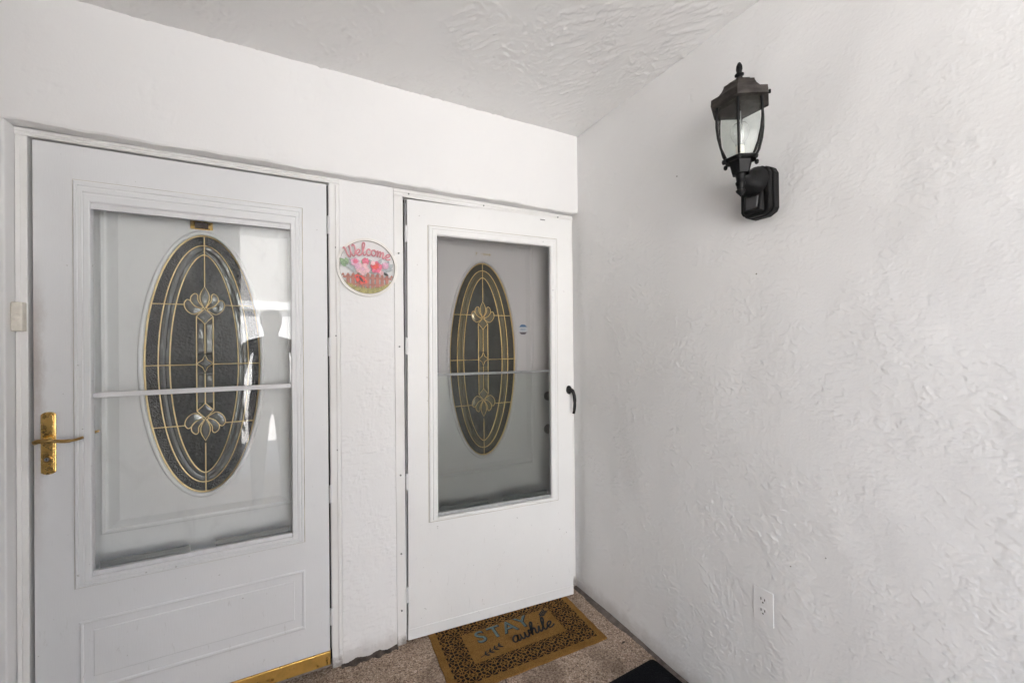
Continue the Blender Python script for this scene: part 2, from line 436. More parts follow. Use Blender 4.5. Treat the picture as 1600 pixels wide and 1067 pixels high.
def stucco_sheet(name, org, ux, vx, nrm, Wd, Ht, step, layers, gate, mat, parent, off, wave=.002):
    """plastered face as a fine relief mesh lying on its wall"""
    nu, nv = int(round(Wd/step))+1, int(round(Ht/step))+1
    h = np.zeros((nv, nu))
    for amp, args, mk in layers:
        t = trowel(nu, nv, step, *args)
        if mk is not None:
            w = np.clip(nfield(nu, nv, step, mk[0], mk[0], mk[1])*.8+mk[2], 0, 1); t = t*w
        h += amp*t
    if gate is not None:
        U = np.linspace(0, Wd, nu)[None,:]; V = np.linspace(0, Ht, nv)[:,None]; h *= gate(U, V)
    h = blur(h, step, step*.38)
    h += wave*.5*nfield(nu, nv, step, .45, .45, 77)*.6
    h += .00008*nfield(nu, nv, step, .012, .012, 78)
    h = h-h.min()+.0006
    U, V = np.meshgrid(np.linspace(0, Wd, nu), np.linspace(0, Ht, nv))
    P = np.array(org)-np.array(off)+U[...,None]*np.array(ux)+V[...,None]*np.array(vx)+h[...,None]*np.array(nrm)
    me = bpy.data.meshes.new(name)
    me.vertices.add(nu*nv); me.vertices.foreach_set('co', P.reshape(-1).astype(np.float32))
    i = (np.arange(nv-1)[:,None]*nu+np.arange(nu-1)[None,:]).reshape(-1)
    q = np.stack([i, i+1, i+nu+1, i+nu], 1)
    if np.dot(np.cross(ux, vx), nrm) < 0: q = q[:,::-1]
    nq = len(q); me.loops.add(nq*4); me.loops.foreach_set('vertex_index', q.reshape(-1).astype(np.int32))
    me.polygons.add(nq); me.polygons.foreach_set('loop_start', (np.arange(nq)*4).astype(np.int32))
    me.polygons.foreach_set('use_smooth', np.ones(nq, dtype=bool))
    me.update(calc_edges=True); me.materials.append(M[mat])
    o = bpy.data.objects.new(name, me); COL.objects.link(o)
    if parent is not None: o.parent = parent
    return o

# ------------------------------------------------------------------ setting
D = .056                 # depth of the door recess behind the wall face
HC, HH = 2.5264, 2.10    # ceiling, underside of the wall above the doors
LW = -2.24                # left end of the porch
FY = -2.9                # inner face of the front wall with the porch opening
ground = struct(MB().box(-40,40,-60,FY-.2,-.2,-.012).build('ground','ground_concrete'))
fl = struct(empty('floor', (0,0,0)))
JX = -.6455
fl_l = MB().box(LW,JX-.003,FY-.2,.25,-.2,0).build('floor_slab','floor_aggregate',fl)
fl_r = MB().box(JX+.003,0,FY-.2,.25,-.2,0).build('floor_slab','floor_aggregate',fl)
MB().box(JX-.003,JX+.003,FY-.2,.25,-.2,-.006).build('floor_joint','filler_grime',fl)
cl = struct(empty('ceiling', (-1.5,-1,HC)))
MB().box(LW-.2,.2,FY-.2,.3,HC+.0062,HC+.2).build('ceiling_slab','stucco_ceiling',cl,(-1.5,-1,HC))
stucco_sheet('plaster_face',(LW,.0,HC+.006),(1,0,0),(0,-1,0),(0,0,-1),-LW,1.75,.0038,
    [(.0032,(.20,.040,11,R(50),.6,.75,.018),(.5,21,.45)),(.0030,(.09,.028,12,R(-35),-.5,.8,.012,True),(.4,22,.48)),(.0016,(.05,.018,13,R(10),0,.8,.008),(.4,23,.45))],None,'stucco_ceiling',cl,(-1.5,-1,HC))

bw = empty('back_wall', (-1.3,0,0), 'white stucco wall holding both doors below the ceiling', 'wall')
o3 = (-1.3,0,0)
def wob_box(x0, x1, y0, y1, z0, z1):
    """header whose lower front edge is hand-floated and slightly uneven"""
    m = MB(); n = 90; rings = []
    for i in range(n+1):
        x = x0+(x1-x0)*i/n
        e = .0022*math.sin(x*11)+.0016*math.sin(x*29+1)+.0012*math.sin(x*67+2)
        e2 = .0016*math.sin(x*17+3)
        rings.append([(x,y0,z1),(x,y0,z0+.006+e),(x,y0+.004+e2,z0+e),(x,y1,z0),(x,y1,z1)])
    return m.loft(rings, True, True, True)
wob_box(LW,0,0,.3,HH,HC+.005).build('header','stucco_back',bw,o3, smooth=25)
stucco_sheet('plaster_face',(LW,.0005,HH+.012),(1,0,0),(0,0,1),(0,-1,0),-LW,HC-HH+.002,.004,
    [(.0011,(.12,.035,31,R(10),.2,1.0,.03),(.35,41,.12))],None,'stucco_back',bw,o3,.0012)
MB().box(LW,-2.204,0,.3,0,HH).build('wall_panel','stucco_back',bw,o3,bevel=.004)
MB().box(-1.229,-1.0,D,.3,0,HH).build('pillar','stucco_pillar',bw,o3)
stucco_sheet('plaster_face',(-1.2285,D-.0003,.004),(1,0,0),(0,0,1),(0,-1,0),.2285,HH-.006,.0028,
    [(.0017,(.12,.026,51,R(4),.1,.55,.012),(.4,61,.55)),(.0013,(.05,.020,52,R(-6),0,.8,.010,True),(.3,62,.5))],
    lambda U,V: np.clip((1.75-V)/.5,.12,1),'stucco_pillar',bw,o3,.0008)
def grime_strip(path, w, h, name, mat, parent, off, seed):
    """uneven low fillet of mortar and dirt where wall meets floor; path along x or y"""
    rnd = random.Random(seed); (x0,y0),(x1,y1),(nx,ny) = path; n = 60; rings = []
    for i in range(n+1):
        t = i/n; x, y = x0+(x1-x0)*t, y0+(y1-y0)*t
        ww = w*(.8+.35*math.sin(i*.37+seed)*math.sin(i*.13)+.2*rnd.random()); hh = h*(.6+.35*math.sin(i*.29+seed)+.2*rnd.random())
        rings.append([(x,y,-.002),(x,y,hh),(x+nx*ww*.45,y+ny*ww*.45,hh*.7),(x+nx*ww,y+ny*ww,.0015),(x+nx*ww*1.05,y+ny*ww*1.05,-.002)])
    return MB().loft(rings, True, True, True).build(name, mat, parent, off, smooth=50)
grime_strip(((-1.236,D+.001),(-.999,D+.001),(0,-1)), .026,.014,'mortar_strip','filler_grime',bw,o3,3)

rw = empty('side_wall', (.1,-1.2,0), 'tall white stucco wall with the lantern on it', 'wall')
o4 = (.1,-1.2,0)
MB().box(.0002,.2,-4.5,-1.78,0,HC).build('wall_end_light_stop','stucco_right',rw,o4)  # unseen end of the wall, lengthened outwards to cut light on the left side
MB().box(.006,.2,-1.78,.3,0,HC).build('wall_core','stucco_right',rw,o4)
stucco_sheet('plaster_face',(.006,.06,.0),(0,-1,0),(0,0,1),(-1,0,0),1.84,HC+.010,.0024,
    [(.0016,(.085,.019,71,R(-38),.75,.75,.010),(.45,81,.45)),
     (.0016,(.075,.015,72,R(8),.15,.75,.008,True),(.40,82,.48)),
     (.0010,(.036,.011,73,R(-16),.4,.85,.006),(.35,83,.45)),
     (.0007,(.20,.05,74,R(-30),.5,1.0,.05),(.5,84,.4))],
    lambda U,V: np.clip(1.1-.22*V-.30*(U-.7),.38,1.1)*(1-.9*np.exp(-((U-1.0765)/.055)**4-((V-.4855)/.085)**4)),'stucco_right',rw,o4,.003)
grime_strip(((-.0005,.05),(-.0005,-1.9),(-1,0)), .027,.010,'mortar_strip','filler_edge',rw,o4,5)
lw = tag(MB().box(LW-.2,LW,FY-.2,.3,0,HC).build('end_wall','low_bounce_brown'), 'unseen wall on the far left side of the porch, made dark brown to cut bounce light', 'wall')  # out of view; dark colour chosen to take bounce light off the porch
OPX = -1.925
fr = tag(MB().box(LW,OPX,FY-.2,FY,0,HC).build('front_wall','low_bounce_brown'), 'wall behind the photographer beside the porch opening, made dark brown to cut bounce light', 'wall')  # same dark colour, to weaken the light bounced back inside
# house mass above and behind (unseen, added to keep the sun off the porch)
hm = empty('sun_block_roof', (-1.5,.3,HC+.2), 'unseen low flat roof and fascia, added to keep the sun off the porch', 'roof')
MB().box(LW-3,3.2,FY-.55,6,HC+.203,HC+.34).build('sun_block_slab','roof_shingle',hm,(-1.5,.3,HC+.2))
MB().box(LW-3,3.2,.303,.5,0,HC+.2).build('inner_partition','house_white',hm,(-1.5,.3,HC+.2))
MB().box(.203,3.2,FY-.2,FY,0,HC+.2).build('front_facade','house_white',hm,(-1.5,.3,HC+.2))
MB().box(LW-3,LW-.203,FY-.2,FY,0,HC+.2).build('front_facade','house_white',hm,(-1.5,.3,HC+.2))
# building across the walk, mirrored in the storm door glass
ob = empty('opposite_house', (-2,-11,0), 'sunlit white two-storey house across the walk', 'house')
oo = (-2,-11,0)
MB().box(-16,12,-16,-11,-.01,2.35).build('wall','house_white',ob,oo)
MB().box(-16,12,-16,-11.05,2.56,5.6).build('wall','house_cream',ob,oo)
MB().box(-16.2,12.2,-16,-10.9,2.3502,2.5598).build('floor_band','trim_white',ob,oo)
MB().prism([(-16.6,5.6002),(-10.5,5.6002),(-10.5,5.75),(-13.5,6.6),(-16.6,5.75)],-16.5,12.5,'x').build('roof','roof_shingle',ob,oo)
for x, z in ((-11.5,.95),(-7.5,.95),(4.0,.95),(8.0,.95),(-11.5,3.6),(-7.5,3.6),(4.0,3.6),(8.0,3.6)):
    yy = -11 if z < 2 else -11.05
    w_ = MB().box(x-.7,x+.7,yy+.0005,yy+.04,z,z+1.1).build('window','trim_white',ob,oo)
    MB().box(x-.62,x+.62,yy+.0405,yy+.05,z+.08,z+1.02).build('pane','window_dark',w_,oo)
MB().box(-.6,.35,-10.9995,-10.95,0,2.06).build('door','sign_edge',ob,oo)

# ------------------------------------------------------------------ door frames
def door_frame(xl0, xl1, xr0, xr1, ztop, label, screws, second=False):
    cx = (xl1+xr0)/2
    e = empty('door_frame', (cx,D,0), label, 'door frame'); off = (cx,D,0)
    y0, y1 = D-.004, .215
    zc = HH-.0015
    MB().box(xl0,xl1,y0,y1,.001,ztop).build('side_jamb','frame_white',e,off,bevel=.0025)
    MB().box(xr0,xr1,y0,y1,.001,ztop).build('side_jamb','frame_white',e,off,bevel=.0025)
    # head with a stepped moulding
    h = zc-ztop
    prof = [(y0,ztop),(y0-.003,ztop+.25*h),(y0-.001,ztop+.45*h),(y0-.0035,ztop+.6*h),(y0-.0005,zc),(y1,zc),(y1,ztop)]
    MB().prism(prof, xl0, xr1, 'x').build('head_jamb','frame_white',e,off)
    # rubber stop behind the leaf: what one sees as a dark line in the gaps
    y2 = D+.034
    MB().box(xl1,xl1+.012,y2,y2+.012,.02,ztop).build('weather_strip','gap_rubber',e,off)
    MB().box(xr0-.012,xr0,y2,y2+.012,.02,ztop).build('weather_strip','gap_rubber',e,off)
    MB().box(xl1+.012,xr0-.012,y2,y2+.012,ztop-.012,ztop).build('weather_strip','gap_rubber',e,off)
    MB().prism([(D+.02,0),(D+.02,.006),(D+.05,.012),(.2,.014),(.2,0)], xl1, xr0, 'x').build('threshold','threshold_alu',e,off)
    for sx_, sz_ in screws:
        MB().lathe([(0,y0-.0052),(.0034,y0-.0046),(.004,y0-.0035),(.004,y0+.001)],(sx_,0,sz_),10,'y').build('screw','rail_grey',e,off,smooth=True)
    return e
f1 = door_frame(-2.2035,-2.1755,-1.2715,-1.2295,2.0745,'white frame round the door with the brass lever handle',
    [(-1.245,1.80),(-1.246,1.42),(-1.244,.93)])
f2 = door_frame(-.9995,-.957,-.0525,-.0005,2.0635,'white frame round the right-hand door in the corner',
    [(-.93,2.08),(-.55,2.08),(-.10,2.08),(-.978,1.80),(-.978,1.37),(-.978,.78),(-.978,.42),(-.978,.16)])
# moulded stop strip on the right jamb of the first frame and left jamb
MB().box(-1.2465,-1.2335,D-.009,D-.0042,.03,2.071).build('moulding','frame_white',f1,((-2.1755-1.2715)/2,D,0),bevel=.002)
MB().box(-2.2025,-2.190,D-.008,D-.0042,.03,2.071).build('moulding','frame_white',f1,((-2.1755-1.2715)/2,D,0),bevel=.002)
# two short latch plates on the corner jamb
for zz, hh in ((1.455,.03),(1.155,.012)):
    MB().box(-.035,-.022,D-.0075,D-.0043,zz-hh,zz+hh).build('strike_plate','rail_grey',f2,((-.957-.0525)/2,D,0))

# ------------------------------------------------------------------ storm doors (local: x from the hinge, y=0 outer face, z up)
LWD = .893
def lerp_rect(A, B, t): return tuple(a+(b-a)*t for a, b in zip(A, B))
def rect_ring3(rc, y): return [(rc[0],y,rc[2]),(rc[1],y,rc[2]),(rc[1],y,rc[3]),(rc[0],y,rc[3])]
def storm_door(loc, rz, flip, label, z0, z1, G, mid, paint, panel, screen):
    e = empty('storm_door', loc, label, 'door', rz)
    B = dict(parent=e, flipx=flip)
    def bld(mb, name, mat, **kw): return mb.build(name, mat, e, None, flipx=flip, **kw)
    s0, s1 = .0055, LWD-.002
    O = (.10,.792,.5655,1.950) if panel else (.104,.797,.541,1.942)
    outer = [(s0,z0),(s1,z0),(s1,z1),(s0,z1)]; inn = [(O[0]+.02,O[2]+.015),(O[1]-.02,O[2]+.015),(O[1]-.02,O[3]-.02),(O[0]+.02,O[3]-.02)]
    bld(MB().ring(outer, inn, 0, .032), 'leaf', paint, bevel=.003)
    # glazing moulding: stepped profile running from the leaf face into the glass rebate
    prof = [(0,0),(0,-.0065),(.07,-.0085),(.22,-.0085),(.25,-.006),(.30,-.006),(.33,-.0095),(.52,-.0095),(.55,-.0065),(.61,-.0065),(.64,-.009),(.93,-.009),(1,-.006),(1,.020)] if panel else \
           [(0,0),(0,-.004),(.12,-.006),(.30,-.006),(.34,-.004),(.42,-.004),(.46,-.007),(.85,-.007),(1,-.002),(1,.020)]
    bld(MB().loft([rect_ring3(lerp_rect(O, G, t), y) for t, y in prof]), 'glazing_trim', paint)
    e_ = .0028; bld(MB().ring([(O[0]-e_,O[2]-e_),(O[1]+e_,O[2]-e_),(O[1]+e_,O[3]+e_),(O[0]-e_,O[3]+e_)],[(O[0]-.0002,O[2]-.0002),(O[1]+.0002,O[2]-.0002),(O[1]+.0002,O[3]+.0002),(O[0]-.0002,O[3]+.0002)],-.0012,.001), 'sealant_line', 'sealant')
    a, b, c_, d = G
    # sash: upper pane rides in front of the lower one
    if panel: bld(MB().box(a+.001,b-.001,.010,.0135,mid+.006,d-.001), 'glass_pane', 'storm_glass')
    bld(MB().box(a+.001,b-.001,.016,.0195,c_+.001,mid-.004), 'glass_pane', 'storm_glass' if panel else 'storm_glass_second')
    t = .009 if panel else .006
    bld(MB().box(a+.0005,b-.0005,.003 if panel else .0075,.0155,mid-t,mid+t), 'meeting_rail', 'hinge_white' if panel else 'alu_grey', bevel=.0015)
    if screen:
        bld(MB().box(a+.001,b-.001,.0066,.0072,c_+.016,d-.001), 'insect_screen', 'screen_mesh')
        bld(MB().box(a+.001,b-.001,.004,.023,c_+.0005,c_+.0155), 'sash_rail', 'alu_grey', bevel=.0015)
        bld(MB().box(a+.0012,a+.006,.0076,.012,mid+.01,d-.0012), 'sash_stile', 'rail_grey')
    else:
        bld(MB().box(a+.0005,b-.0005,-.003,.0155,c_-.0003,c_+.014), 'sash_rail', 'hinge_white', bevel=.0015)
        bld(MB().box(a+.0005,b-.0005,-.0045,.0095,d-.021,d-.0005), 'sash_rail', 'hinge_white', bevel=.0015)
    zb = c_+(.0145 if not screen else .017)
    for q0, q1 in ((.012,.262),(.342,.594)):
        bld(MB().box(a+q0,a+q1,.0198,.0235,zb-.004,zb+.019), 'foot_bar', 'bar_grey')  # two grey bars along the foot of the glass
    if panel:
        P = (.0975,.783,.204,.449); Q = (.140,.745,.2565,.4105)
        rings = [(P,.0005),(P,-.003),(lerp_rect(P,Q,.12),-.0052),(lerp_rect(P,Q,.22),-.0045),(lerp_rect(P,Q,.28),-.0015),(lerp_rect(P,Q,.93),-.0012),(lerp_rect(P,Q,.97),-.0038),(Q,-.0045)]
        bld(MB().loft([rect_ring3(r_, y) for r_, y in rings], cap1=True), 'raised_panel', paint)
        bld(MB().box(.004,LWD-.002,-.004,.034,z0-.056,z0-.0005), 'bottom_sweep', 'brass_sweep', bevel=.002)
    else:
        bld(MB().box(.004,LWD-.002,-.0025,.0335,z0-.004,z0+.045), 'bottom_rail', paint, bevel=.0015)
    # hinge rail with four knuckles
    for k, (za, zb2) in enumerate(((1.855,1.933),(1.333,1.412),(.707,.783),(.188,.261))):
        bld(MB().lathe([(.0035,za),(.0056,za+.002),(.0056,zb2-.002),(.0035,zb2)],(-.001,-.004,0),12), 'hinge', 'hinge_white', smooth=True)
    bld(MB().box(-.0030,-.0012,.002,.028,z0,z1), 'hinge_rail', 'hinge_white')
    return e
sd1 = storm_door((-1.2745,D,0), 0, True, 'white storm door with lower raised panel and brass sweep, left of pillar', .079, 2.068, (.143,.749,.598,1.878), 1.2145, 'door_white', True, False)
sd2 = storm_door((-.9535,D-.002,0), R(-4.35), False, 'plain white storm door standing slightly ajar beside the corner', .0165, 2.056, (.146,.757,.559,1.900), 1.233, 'door_white_warm', False, True)
sd2.rotation_euler = (0, R(.28), R(-4.35))

# brass lever set on door one (local, flipped: x = distance from hinge)
def bld1(mb, name, mat, par=sd1, **kw): return mb.build(name, mat, par, None, flipx=True, **kw)
HXc = .8545
pl = []
for k in range(40):
    a = 2*math.pi*(k+.5)/40; pl.append((HXc+.0185*math.cos(a), 1.0645+math.copysign(.0925,math.sin(a))+.011*math.sin(a)))
hs = bld1(MB().prism(pl,-.0065,-.0002), 'handle_plate', 'brass', bevel=.0025)
inner_pl = [(HXc+(x-HXc)*.72, 1.0645+(z-1.0645)*.94) for x, z in pl]
bld1(MB().prism(inner_pl,-.0085,-.0066), 'plate_boss', 'brass', hs, bevel=.0015)
lev = crom([(HXc+.017,-.043,1.076),(HXc+.010,-.047,1.079),(HXc,-.048,1.080),(HXc-.02,-.047,1.078),(HXc-.05,-.046,1.074),(HXc-.075,-.045,1.0745),(HXc-.098,-.044,1.081)],5)
bld1(MB().tube([tuple(q) for q in lev],[.0075]*8+[.0068]*8+[.0058]*8+[.0045]*7,10), 'lever', 'brass_dark', hs, smooth=True)
bld1(MB().lathe([(.013,-.0085),(.012,-.016),(.0085,-.022),(.0085,-.046)],(HXc,0,1.079),16,'y'), 'lever_neck', 'brass', hs, smooth=True)
bld1(MB().lathe([(.0105,-.0085),(.0105,-.012),(.009,-.0135)],(HXc+.001,0,1.013),18,'y'), 'lock_cylinder', 'brass_dark', hs, smooth=True)
bld1(MB().lathe([(.006,-.0135),(.006,-.0145)],(HXc+.001,0,1.013),14,'y'), 'lock_core', 'steel', hs, smooth=True)
bld1(MB().box(HXc,HXc+.0022,-.0152,-.0143,1.009,1.017), 'key_slot', 'slot_dark', hs)

# black pull handle on door two
def bld2(mb, name, mat, par=sd2, **kw): return mb.build(name, mat, par, None, **kw)
hb = bld2(MB().lathe([(.004,-.020),(.0125,-.018),(.0155,-.010),(.0150,-.002),(.012,.0005)],(.866,0,1.128),16,'y'), 'pull_handle', 'black_metal', smooth=True)
for v in hb.data.vertices: v.co.z = 1.128+(v.co.z-1.128)*1.55
pth = crom([(.868,-.014,1.132),(.874,-.032,1.122),(.879,-.040,1.095),(.881,-.041,1.055),(.880,-.038,1.020),(.878,-.034,1.003)],5)
bld2(MB().tube([tuple(q) for q in pth],[.0105]*6+[.0095]*8+[.008]*6+[.0075]*6,10,flat=.75), 'grip', 'black_metal', hb, smooth=True)
bld2(MB().box(.70,.728,-.0016,-.0002,2.036,2.041), 'closer_slot', 'rail_grey')

# ------------------------------------------------------------------ inner entry doors with leaded oval lights
Y2 = .150
def entry_door(cx, label, paint, brown, zc=1.3117):
    e = empty('entry_door', (cx,Y2,0), label, 'door')
    sfx = '_brown' if brown else ''
    def bld(mb, name, mat, par=e, **kw): return mb.build(name, mat, par, None, **kw)
    A, Bb = .186, .507
    hw = .448
    n = 96
    oval = ell(A+.004, Bb+.004, n, 0, zc)
    # slab with an oval opening: quad strip between a rectangle sampled at the same angles and the oval
    def rect_pt(k, hx, zlo, zhi):
        a = 2*math.pi*k/n; c_, s_ = math.cos(a), math.sin(a)
        tz = (zhi-zc) if s_ > 0 else (zc-zlo)
        t = min(hx/abs(c_) if abs(c_) > 1e-6 else 1e9, tz/abs(s_) if abs(s_) > 1e-6 else 1e9)
        return (t*c_, zc+t*s_)
    slab = [rect_pt(k, hw, .03, 2.055) for k in range(n)]
    # snap the nearest sample to each corner
    for X, Z in ((hw,2.055),(-hw,2.055),(-hw,.03),(hw,.03)):
        k = min(range(n), key=lambda i: (slab[i][0]-X)**2+(slab[i][1]-Z)**2); slab[k] = (X, Z)
    field = [rect_pt(k, .257, .745, 1.885) for k in range(n)]
    for X, Z in ((.257,1.885),(-.257,1.885),(-.257,.745),(.257,.745)):
        k = min(range(n), key=lambda i: (field[i][0]-X)**2+(field[i][1]-Z)**2); field[k] = (X, Z)
    bld(MB().ring(slab, oval, 0, .044), 'slab', paint)
    P = (-.311,.311,.700,1.930); Q = (-.257,.257,.745,1.885)
    rings = [(P,.0),(P,-.004),(lerp_rect(P,Q,.12),-.0065),(lerp_rect(P,Q,.26),-.0055),(lerp_rect(P,Q,.34),-.001),(lerp_rect(P,Q,.40),-.0006),(lerp_rect(P,Q,.46),-.0012),(Q,-.0075)]
    m = MB().loft([rect_ring3(r_, y) for r_, y in rings])
    m.ring(field, oval, -.0075, -.0005)
    bld(m, 'raised_panel', paint)
    # oval light
    ow = bld(MB().loft([[(x,y,z) for x, z in ell(A+w, Bb+w, n, 0, zc)] for w, y in ((.020,-.0076),(.019,-.011),(.013,-.0135),(.006,-.012),(.003,-.009),(.003,.012))], True), 'oval_window', paint, smooth=60)
    yb = .006
    bld(MB().prism(ell(A+.003,Bb+.003,n,0,zc), yb, yb+.004), 'backing_pane', 'glass_clear'+('_brown' if brown else '_dark'), ow)
    # outlines
    A2, B2 = .785*A, .925*Bb
    def vesica(t, ax, bz):      # pointed almond, t in 0..2pi, points at the top and bottom
        s_ = math.sin(t); return (ax*math.copysign(abs(math.cos(t))**1.18, math.cos(t)), zc+bz*s_)
    A3, B3 = .595*A, .852*Bb
    ves = [vesica(2*math.pi*k/n, A3, B3) for k in range(n)]
    e1 = ell(A,Bb,n,0,zc); e2 = ell(A2,B2,n,0,zc)
    bld(MB().ring(e1, e2, yb-.0035, yb-.0005), 'hammered_glass', 'glass_hammered'+sfx, ow)
    # bevelled clear strips: one inside the second came, one outside the almond
    mids = [((x*.45+u*.55),(z*.45+w*.55)) for (x,z),(u,w) in zip(e2, ves)]
    def bevel_strip(out, inn):
        mm = MB()
        for k in range(n):
            j = (k+1)%n
        lo = [(x,yb-.0005,z) for x,z in out]; li = [(x,yb-.0005,z) for x,z in inn]
        q1 = [((x*.68+u*.32),yb-.0045,(z*.68+w*.32)) for (x,z),(u,w) in zip(out, inn)]
        q2 = [((x*.32+u*.68),yb-.0045,(z*.32+w*.68)) for (x,z),(u,w) in zip(out, inn)]
        return mm.loft([lo,q1,q2,li], True)
    bld(bevel_strip(e2, mids), 'bevelled_strip', 'glass_bevel'+sfx, ow)
    bld(bevel_strip(mids, ves), 'bevelled_strip', 'glass_bevel'+sfx, ow)
    bld(MB().prism(ves, yb-.003, yb-.0005), 'granite_glass', 'glass_granite'+sfx, ow)
    yc = yb-.0066; cm = 'came_brass_old' if brown else 'came_brass'
    def came(pts, r=.0021, closed=False):
        bld(MB().tube([(x,yc,z) for x,z in pts], r, 8, closed), 'came', cm, ow, smooth=True)
    bld(MB().tube([(x,yc-.001,z) for x,z in e1], .0034, 6, True), 'came', cm, ow, smooth=True)
    came(e2, .0023, True); came(ves, .0023, True)
    U, V = A/212, Bb/472     # picture units of the pattern
    def q(x, y): return (x*U, zc-y*V)
    came([q(0,-470),q(0,-283)]); came([q(0,293),q(0,470)])
    for yy, xa in ((-217,72),(3,30),(224,72)):
        ex = A*math.sqrt(max(0,1-((yy*V)/Bb)**2))
        came([(-ex,zc-yy*V), (-xa*U,zc-yy*V)]); came([(xa*U,zc-yy*V),(ex,zc-yy*V)])
    for sg in (-1,1):
        came([q(31*sg,-172),q(31*sg,172)])
        # two column bevels
        for ya, yb_ in ((-150,-36),(36,150)):
            x0, x1 = sorted((2*sg*U, 30*sg*U)); za, zb_ = zc-yb_*V, zc-ya*V
            b = .0045
            bld(MB().loft([[(x0,yb-.003,za),(x1,yb-.003,za),(x1,yb-.003,zb_),(x0,yb-.003,zb_)],
                           [(x0+b,yb-.0065,za+b*1.6),(x1-b,yb-.0065,za+b*1.6),(x1-b,yb-.0065,zb_-b*1.6),(x0+b,yb-.0065,zb_-b*1.6)]],True,False,True), 'bevelled_strip', 'glass_bevel'+sfx, ow)
    came([q(0,-150),q(0,-36)]); came([q(0,36),q(0,150)])
    def jewel(pts, ridge):
        """small bevelled piece: outline came and a raised facetted centre"""
        pts = [q(*t) for t in pts]; cxm = sum(x for x,_ in pts)/len(pts); czm = sum(z for _,z in pts)/len(pts)
        o_ = [(x,yb-.003,z) for x,z in pts]; i_ = [(cxm+(x-cxm)*.5,yb-.003-ridge,czm+(z-czm)*.5) for x,z in pts]
        bld(MB().loft([o_,i_],True,False,True), 'jewel', 'glass_bevel'+sfx, ow)
        came(pts, .0019, True)
    def c2(pts, k=5): return [(v.x, v.y) for v in crom([(a_,b_,0) for a_,b_ in pts], k, True)]
    # centre diamond with hollow sides
    jewel([(0,-33),(9,-14),(31,0),(9,14),(0,33),(-9,14),(-31,0),(-9,-14)], .004)
    for up in (1,-1):
        def Z(pts): return [(x, y*up) for x, y in pts]
        # tall drop in the middle (tip outwards)
        drop = [(0,-285)]+[(18*math.sin(math.pi*t**1.0)*(1 if t < 1 else 0), -285+82*t) for t in (.25,.42,.6,.75,.9)]+[(0,-203)]+[(-18*math.sin(math.pi*t), -285+82*t) for t in (.9,.75,.6,.42,.25)]
        jewel(Z(drop), .004)
        for sg in (-1,1):
            jewel(Z([(sg*x,y) for x,y in c2([(6,-206),(24,-232),(26,-252),(36,-258),(50,-246),(49,-226),(28,-208)])]), .0035)
            jewel(Z([(sg*x,y) for x,y in c2([(10,-200),(36,-212),(54,-232),(66,-234),(75,-218),(66,-196),(44,-182),(24,-188)])]), .0035)
        jewel(Z([(0,-202),(14,-190),(31,-174),(14,-160),(0,-146),(-14,-160),(-31,-174),(-14,-190)]), .0035)
    return e
ed1 = entry_door(-1.7215, 'white entry door with large leaded oval window behind the left storm door', 'inner_white', False)
ed2 = entry_door(-.517, 'white entry door with bronze leaded oval window behind the right storm door', 'inner_white_warm', True, 1.298)
# latch furniture of the entry doors
kb = MB().lathe([(.026,0),(.026,-.006),(.012,-.010),(.012,-.030),(.024,-.036),(.029,-.048),(.024,-.060),(.0,-.064)],(.402,0,1.075),22,'y').build('door_knob','knob_bronze',ed2,None,smooth=True)
MB().lathe([(.028,0),(.028,-.008),(.022,-.014),(0,-.015)],(.402,0,.885),22,'y').build('deadbolt','knob_bronze',ed2,None,smooth=True)
MB().lathe([(.026,0),(.026,-.007),(.012,-.011),(.011,-.045)],(-.388,0,1.075),20,'y').build('lever_rose','brass',ed1,None,smooth=True)
MB().tube([(-.392,-.046,1.075),(-.36,-.047,1.076),(-.325,-.046,1.078),(-.300,-.044,1.084)],[.009,.0075,.006,.004],10).build('lever','brass',ed1,None,smooth=True)
# bottom drip strip of both doors
for e_ in (ed1, ed2): MB().box(-.44,.44,-.010,-.0005,.035,.075).build('drip_strip','alu_grey',e_,None,bevel=.002)

# small brass-ended plate above the oval of door one
npz = empty('name_plate', (-1.7275,Y2-.008,1.857), 'small dark plate with brass ends above the left oval window', 'plate')
MB().box(-.0215,.0215,-.006,0,-.0125,.0125).build('plate_centre','plate_dark',npz,None,bevel=.001)
for s_ in (-1,1):
    x0, x1 = sorted((s_*.022, s_*.036)); MB().box(x0,x1,-.008,0,-.0155,.0155).build('end_cap','brass',npz,None,bevel=.0015)
for s_ in (-1,1):
    MB().box(-.0215,.0215,-.0075,0,s_*.0145-.0015,s_*.0145+.0015).build('edge_strip','brass',npz,None)
# faint gold mark above the other oval
gp = empty('gold_mark', (-.511,Y2-.008,1.854), 'faint row of worn gold marks above the right oval window', 'marking')
for x0, x1, z0_, z1_ in ((-.047,-.043,-.008,.008),(-.043,-.037,.002,.005),(-.018,-.010,-.001,.003),(-.004,.004,-.006,.006),(.008,.012,-.007,.006),(.015,.024,-.004,.005),(.028,.038,-.005,.006)):
    MB().box(x0,x1,-.0012,-.0001,z0_,z1_).build('gold_stroke','gold_mark',gp,None)
